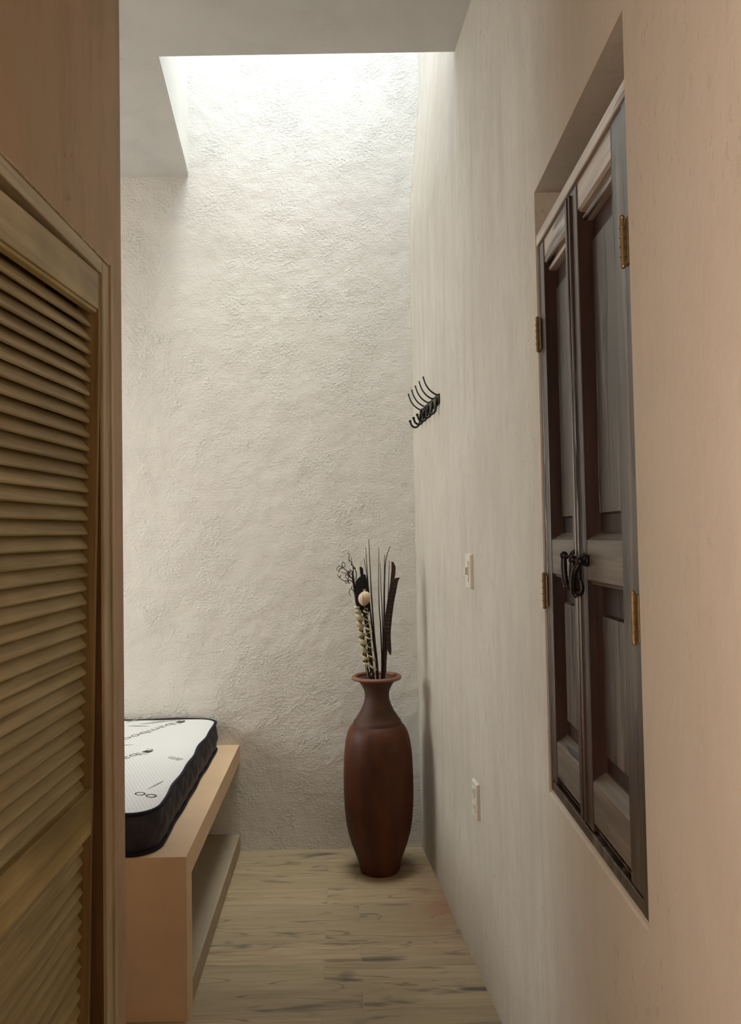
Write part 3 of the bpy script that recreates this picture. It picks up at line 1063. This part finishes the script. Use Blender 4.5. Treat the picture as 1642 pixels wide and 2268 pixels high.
tube(bm, [P(390, 560, .022), P(410, 750, .022), P(450, 1020, .020), P(500, 1350, .016), P(560, 1800, .010), P(592, 2060, .008), stem_end(P(592, 2060, .008))], [.0035, .0058, .0068, .0070, .0068, .0066, .006], 9, 5)
curls = [
    [(320, 290), (350, 312), (345, 400), (380, 432), (400, 500), (405, 560), (400, 640)],
    [(380, 345), (383, 420), (395, 470), (430, 530), (450, 600), (440, 700)],
    [(185, 460), (215, 490), (250, 508), (285, 485), (275, 440), (250, 425), (238, 470), (270, 520), (310, 560), (330, 620), (375, 660), (405, 690)],
    [(163, 550), (165, 512), (200, 485), (242, 508), (200, 530), (186, 575)],
    [(220, 570), (262, 587), (310, 590), (335, 560), (345, 600)],
    [(168, 600), (188, 640), (240, 690), (300, 705), (355, 690), (405, 740)],
    [(220, 610), (205, 650), (190, 640)],
    [(300, 705), (280, 722), (302, 742), (335, 700), (290, 650), (300, 612), (335, 640), (320, 690), (345, 750)],
    [(345, 530), (385, 560), (395, 620), (362, 592), (338, 582), (335, 640), (385, 670), (415, 800)],
    [(365, 935), (340, 885), (350, 836), (382, 830), (412, 880), (432, 950)],
    [(380, 830), (372, 805), (388, 785)],
]
for i, c in enumerate(curls):
    dyv = .022 + .006 * math.sin(i * 2.1)
    n = len(c)
    tube(bm, [P(x, y, dyv + .006 * math.sin(j * 1.4 + i) * (1 - j / (n - 1))) for j, (x, y) in enumerate(c)], [.0010, .0016, .0021], 6, 5)
for (x, y) in ((350, 400), (380, 460), (410, 520), (430, 520), (360, 560), (345, 580), (350, 620), (365, 650)):
    ball(bm, P(x, y, .020), .0032, 8, 6, (1, 1, 1.3))
tag(obj('curly_branch', bm, M['twig'], origin=P(592, 2060), smooth=True), 'dark dried branch with curled tendrils, leftmost in the vase', 'dried branch')

# cream seed head on its own stalk
bm = NB()
cc = P(565, 958, -.022)
seg, rr = 40, .0252
rings = []
for j in range(13):
    th = PI * j / 12
    ring = []
    for i in range(seg):
        a = 2 * PI * i / seg
        r = rr * math.sin(th) * (1 + .045 * abs(math.sin(a * 4.5))) * (1.0 - .10 * math.cos(th) * -1)
        ring.append(bm.verts.new(cc + Vector((r * math.cos(a) + .003 * math.cos(th), r * math.sin(a), rr * 1.22 * math.cos(th)))))
    rings.append(ring)
for a, b in zip(rings, rings[1:]):
    for i in range(seg):
        bm.faces.new((a[i], a[(i + 1) % seg], b[(i + 1) % seg], b[i]))
bmesh.ops.remove_doubles(bm, verts=bm.verts, dist=.0002)
sd = obj('seed_head', bm, M['seed'], origin=cc, smooth=True)
tag(sd, 'round cream coloured ribbed seed head among the dark stems of the vase', 'seed head')
bm = NB()
for a in range(5):
    t = a * 2 * PI / 5
    tube(bm, [cc + Vector((0, 0, .028)), cc + Vector((.003 * math.cos(t), .003 * math.sin(t), .033)), cc + Vector((.006 * math.cos(t), .005 * math.sin(t), .040))], [.002, .0018, .0006], 6, 3)
obj('crown', bm, M['curl'], sd, smooth=True)
bm = NB(); tube(bm, [cc - Vector((0, 0, .028)), P(600, 1400, -.018), P(640, 1850, -.010), P(660, 2060, -.006), stem_end(P(660, 2060, -.006))], .0022, 7, 4)
obj('stalk', bm, M['stick'], sd, smooth=True)


def curl_ribbon(axis, R, turns, width, label, th=.0007, ph=0.):
    """a wood shaving wound loosely round a stick"""
    ax = smooth_pts(axis, 14)
    n = int(turns * 26)
    bm = NB(); prev = None
    for i in range(n + 1):
        t = i / n; k = t * (len(ax) - 1); q = min(int(k), len(ax) - 2); c = ax[q].lerp(ax[q + 1], k - q)
        a = 2 * PI * turns * t + ph
        rr_ = R * (1 + .16 * math.sin(a * .37 + 1)) * (.6 + .4 * min(1, t * 8))
        rad = Vector((math.cos(a), math.sin(a), 0))
        w = width * (.8 + .2 * math.sin(a * .31 + 2)) * (.35 + .65 * min(1, t * 10))
        up_ = Vector((0, 0, 1)) * w * .5 + rad * .0018 * math.sin(a * 1.3)
        p = c + rad * rr_
        cur = [bm.verts.new(p - up_), bm.verts.new(p + up_), bm.verts.new(p + up_ + rad * th), bm.verts.new(p - up_ + rad * th)]
        if prev:
            for e in range(4):
                bm.faces.new((prev[e], prev[(e + 1) % 4], cur[(e + 1) % 4], cur[e]))
        else: bm.faces.new(cur[::-1])
        prev = cur
    bm.faces.new(prev)
    o = obj('wood_shaving', bm, M['curl'], origin=axis[-1], smooth=True)
    tag(o, label, 'wood shaving', 'curled wood shavings in the vase')
    return o


c1 = curl_ribbon([P(440, 1075, -.004), P(478, 1200, -.004), P(510, 1450, -.004), P(545, 1700, -.004), P(578, 1930, -.004)], .0135, 8.5, .0230, 'cream curled wood shaving wound tightly round the left stalk of the vase', ph=2.)
bm = NB(); tube(bm, [P(430, 1040, -.004), P(478, 1200, -.004), P(510, 1450, -.004), P(545, 1700, -.003), P(588, 2060, -.002), stem_end(P(588, 2060, -.002))], .0016, 6, 4)
obj('stalk', bm, M['curl'], c1, smooth=True)
c2 = curl_ribbon([P(585, 1105, -.016), P(605, 1300, -.016), P(622, 1550, -.016), P(650, 1800, -.014), P(690, 2070, -.010)], .0135, 7.5, .0085, 'thin cream wood shaving spiralling openly beside the tight one', ph=.6)
bm = NB(); tube(bm, [P(600, 1100, -.016), P(640, 1400, -.016), P(670, 1700, -.014), P(705, 2060, -.008), stem_end(P(705, 2060, -.008))], .0009, 6, 4)
obj('stalk', bm, M['curl'], c2, smooth=True)

# ================================================================== coat hooks on the right wall
wdir = Vector((BEND[0] - CORN[0], BEND[1] - CORN[1], 0)).normalized()    # towards the camera along the wall
wn = Vector((wdir.y, -wdir.x, 0)).normalized()
if wn.x > 0: wn = -wn                                                        # out of the wall


def wp(y, out, z):
    b = Vector((rwx(y), y, z))
    return b + wn * out


hr = empty('coat_rack', wp(3.12, 0, 1.93))
tag(hr, 'black metal coat rack with five long curved hooks on the right wall', 'coat rack')
bm = NB()
ya, yb = 2.925, 3.335
n = 24
prevq = None
for i in range(n + 1):
    y = ya + (yb - ya) * i / n
    h = .019 + .004 * abs(math.sin(PI * 5 * (i / n)))
    q = [bm.verts.new(wp(y, .001, 1.926 - h)), bm.verts.new(wp(y, .006, 1.926 - h)), bm.verts.new(wp(y, .006, 1.926 + h)), bm.verts.new(wp(y, .001, 1.926 + h))]
    if prevq:
        for e in range(4):
            bm.faces.new((prevq[e], prevq[(e + 1) % 4], q[(e + 1) % 4], q[e]))
    else: bm.faces.new(q)
    prevq = q
bm.faces.new(prevq[::-1])
obj('back_plate', bm, M['blackm'], hr, bevel=.001)
for i in range(5):
    y = 2.955 + .0875 * i
    bm = NB()
    tube(bm, [wp(y, .004, 1.945), wp(y, .018, 1.951), wp(y, .036, 1.966), wp(y, .050, 1.988), wp(y, .058, 2.012)], [.0034, .0034, .0032, .0030, .0030], 8, 6)
    ball(bm, wp(y, .058, 2.013), .0038, 8, 6)
    tube(bm, [wp(y, .006, 1.935), wp(y, .010, 1.904), wp(y, .014, 1.882), wp(y, .029, 1.870), wp(y, .045, 1.876), wp(y, .052, 1.892)], .0046, 8, 6)
    ball(bm, wp(y, .053, 1.896), .0066, 10, 8)
    obj('hook', bm, M['blackm'], hr, smooth=True)

# ================================================================== switch and outlet


def wplate(bm, y0, y1, z0, z1, o0, o1, ch=.004):
    """box on the right wall, between two depths off the wall, bevelled by insetting the front"""
    a = [wp(y0, o0, z0), wp(y1, o0, z0), wp(y1, o0, z1), wp(y0, o0, z1)]
    b = [wp(y0 + ch, o1, z0 + ch), wp(y1 - ch, o1, z0 + ch), wp(y1 - ch, o1, z1 - ch), wp(y0 + ch, o1, z1 - ch)]
    A = [bm.verts.new(p) for p in a]; B = [bm.verts.new(p) for p in b]
    bm.faces.new(A[::-1]); bm.faces.new(B)
    for i in range(4):
        bm.faces.new((A[i], A[(i + 1) % 4], B[(i + 1) % 4], B[i]))


sw_ = empty('light_switch', wp(2.505, 0, 1.284))
tag(sw_, 'cream plastic light switch on the right wall, above the outlet', 'switch')
bm = NB(); wplate(bm, 2.469, 2.541, 1.226, 1.342, 0, .010)
obj('cover_plate', bm, M['plastic'], sw_, bevel=.0015)
bm = NB(); wplate(bm, 2.493, 2.517, 1.25, 1.318, .010, .013, .001)
obj('insert', bm, M['plastic'], sw_, bevel=.0008)
bm = NB(); wplate(bm, 2.495, 2.515, 1.272, 1.298, .012, .021, .002)
obj('rocker', bm, M['plastic'], sw_, bevel=.001)
ou = empty('power_outlet', wp(2.486, 0, .557))
tag(ou, 'cream plastic power outlet low on the right wall, below the switch', 'outlet')
bm = NB(); wplate(bm, 2.450, 2.522, .499, .615, 0, .010)
obj('cover_plate', bm, M['plastic'], ou, bevel=.0015)
for z in (.534, .582):
    bm = NB(); wplate(bm, 2.468, 2.504, z - .015, z + .015, .010, .0125, .001)
    o = obj('socket', bm, M['plastic'], ou, bevel=.0008)
    bm = NB()
    for yy in (2.479, 2.493): wplate(bm, yy - .0012, yy + .0012, z - .005, z + .006, .0123, .0129, .0002)
    obj('slot', bm, M['plasticd'], o)

# hall window, and an unseen window added behind the left wall for fill


def glazed(name, loc, axis, a0, a1, z0, z1, label):
    e = empty(name, loc); tag(e, label, 'window', kind='structure')
    bm = NB(); t = .035
    if axis == 'y':
        x = loc[0]
        for (p, q, r, s_) in ((a0, a0 + t, z0, z1), (a1 - t, a1, z0, z1), (a0 + t, a1 - t, z0, z0 + t), (a0 + t, a1 - t, z1 - t, z1), ((a0 + a1) / 2 - t / 2, (a0 + a1) / 2 + t / 2, z0 + t, z1 - t)):
            box(bm, x - .02, x + .02, p, q, r, s_)
        obj('window_frame', bm, M['frame_w'], e, bevel=.002)
        bm = NB(); box(bm, x - .003, x + .003, a0 + t, a1 - t, z0 + t, z1 - t)
    else:
        y = loc[1]
        for (p, q, r, s_) in ((a0, a0 + t, z0, z1), (a1 - t, a1, z0, z1), (a0 + t, a1 - t, z0, z0 + t), (a0 + t, a1 - t, z1 - t, z1)):
            box(bm, p, q, y - .02, y + .02, r, s_)
        obj('window_frame', bm, M['frame_w'], e, bevel=.002)
        bm = NB(); box(bm, a0 + t, a1 - t, y - .003, y + .003, z0 + t, z1 - t)
    obj('glass_pane', bm, M['glass'], e)


glazed('window_2', (LX - .06, -.55, WZ0), 'y', WY0, WY1, WZ0, WZ1, 'hall window in the left wall behind the camera')
glazed('added_side_window', (-2.80, 2.78, 1.1), 'y', 2.2, 3.35, 1.1, 2.4, 'unseen window added at the head of the bench for fill light')
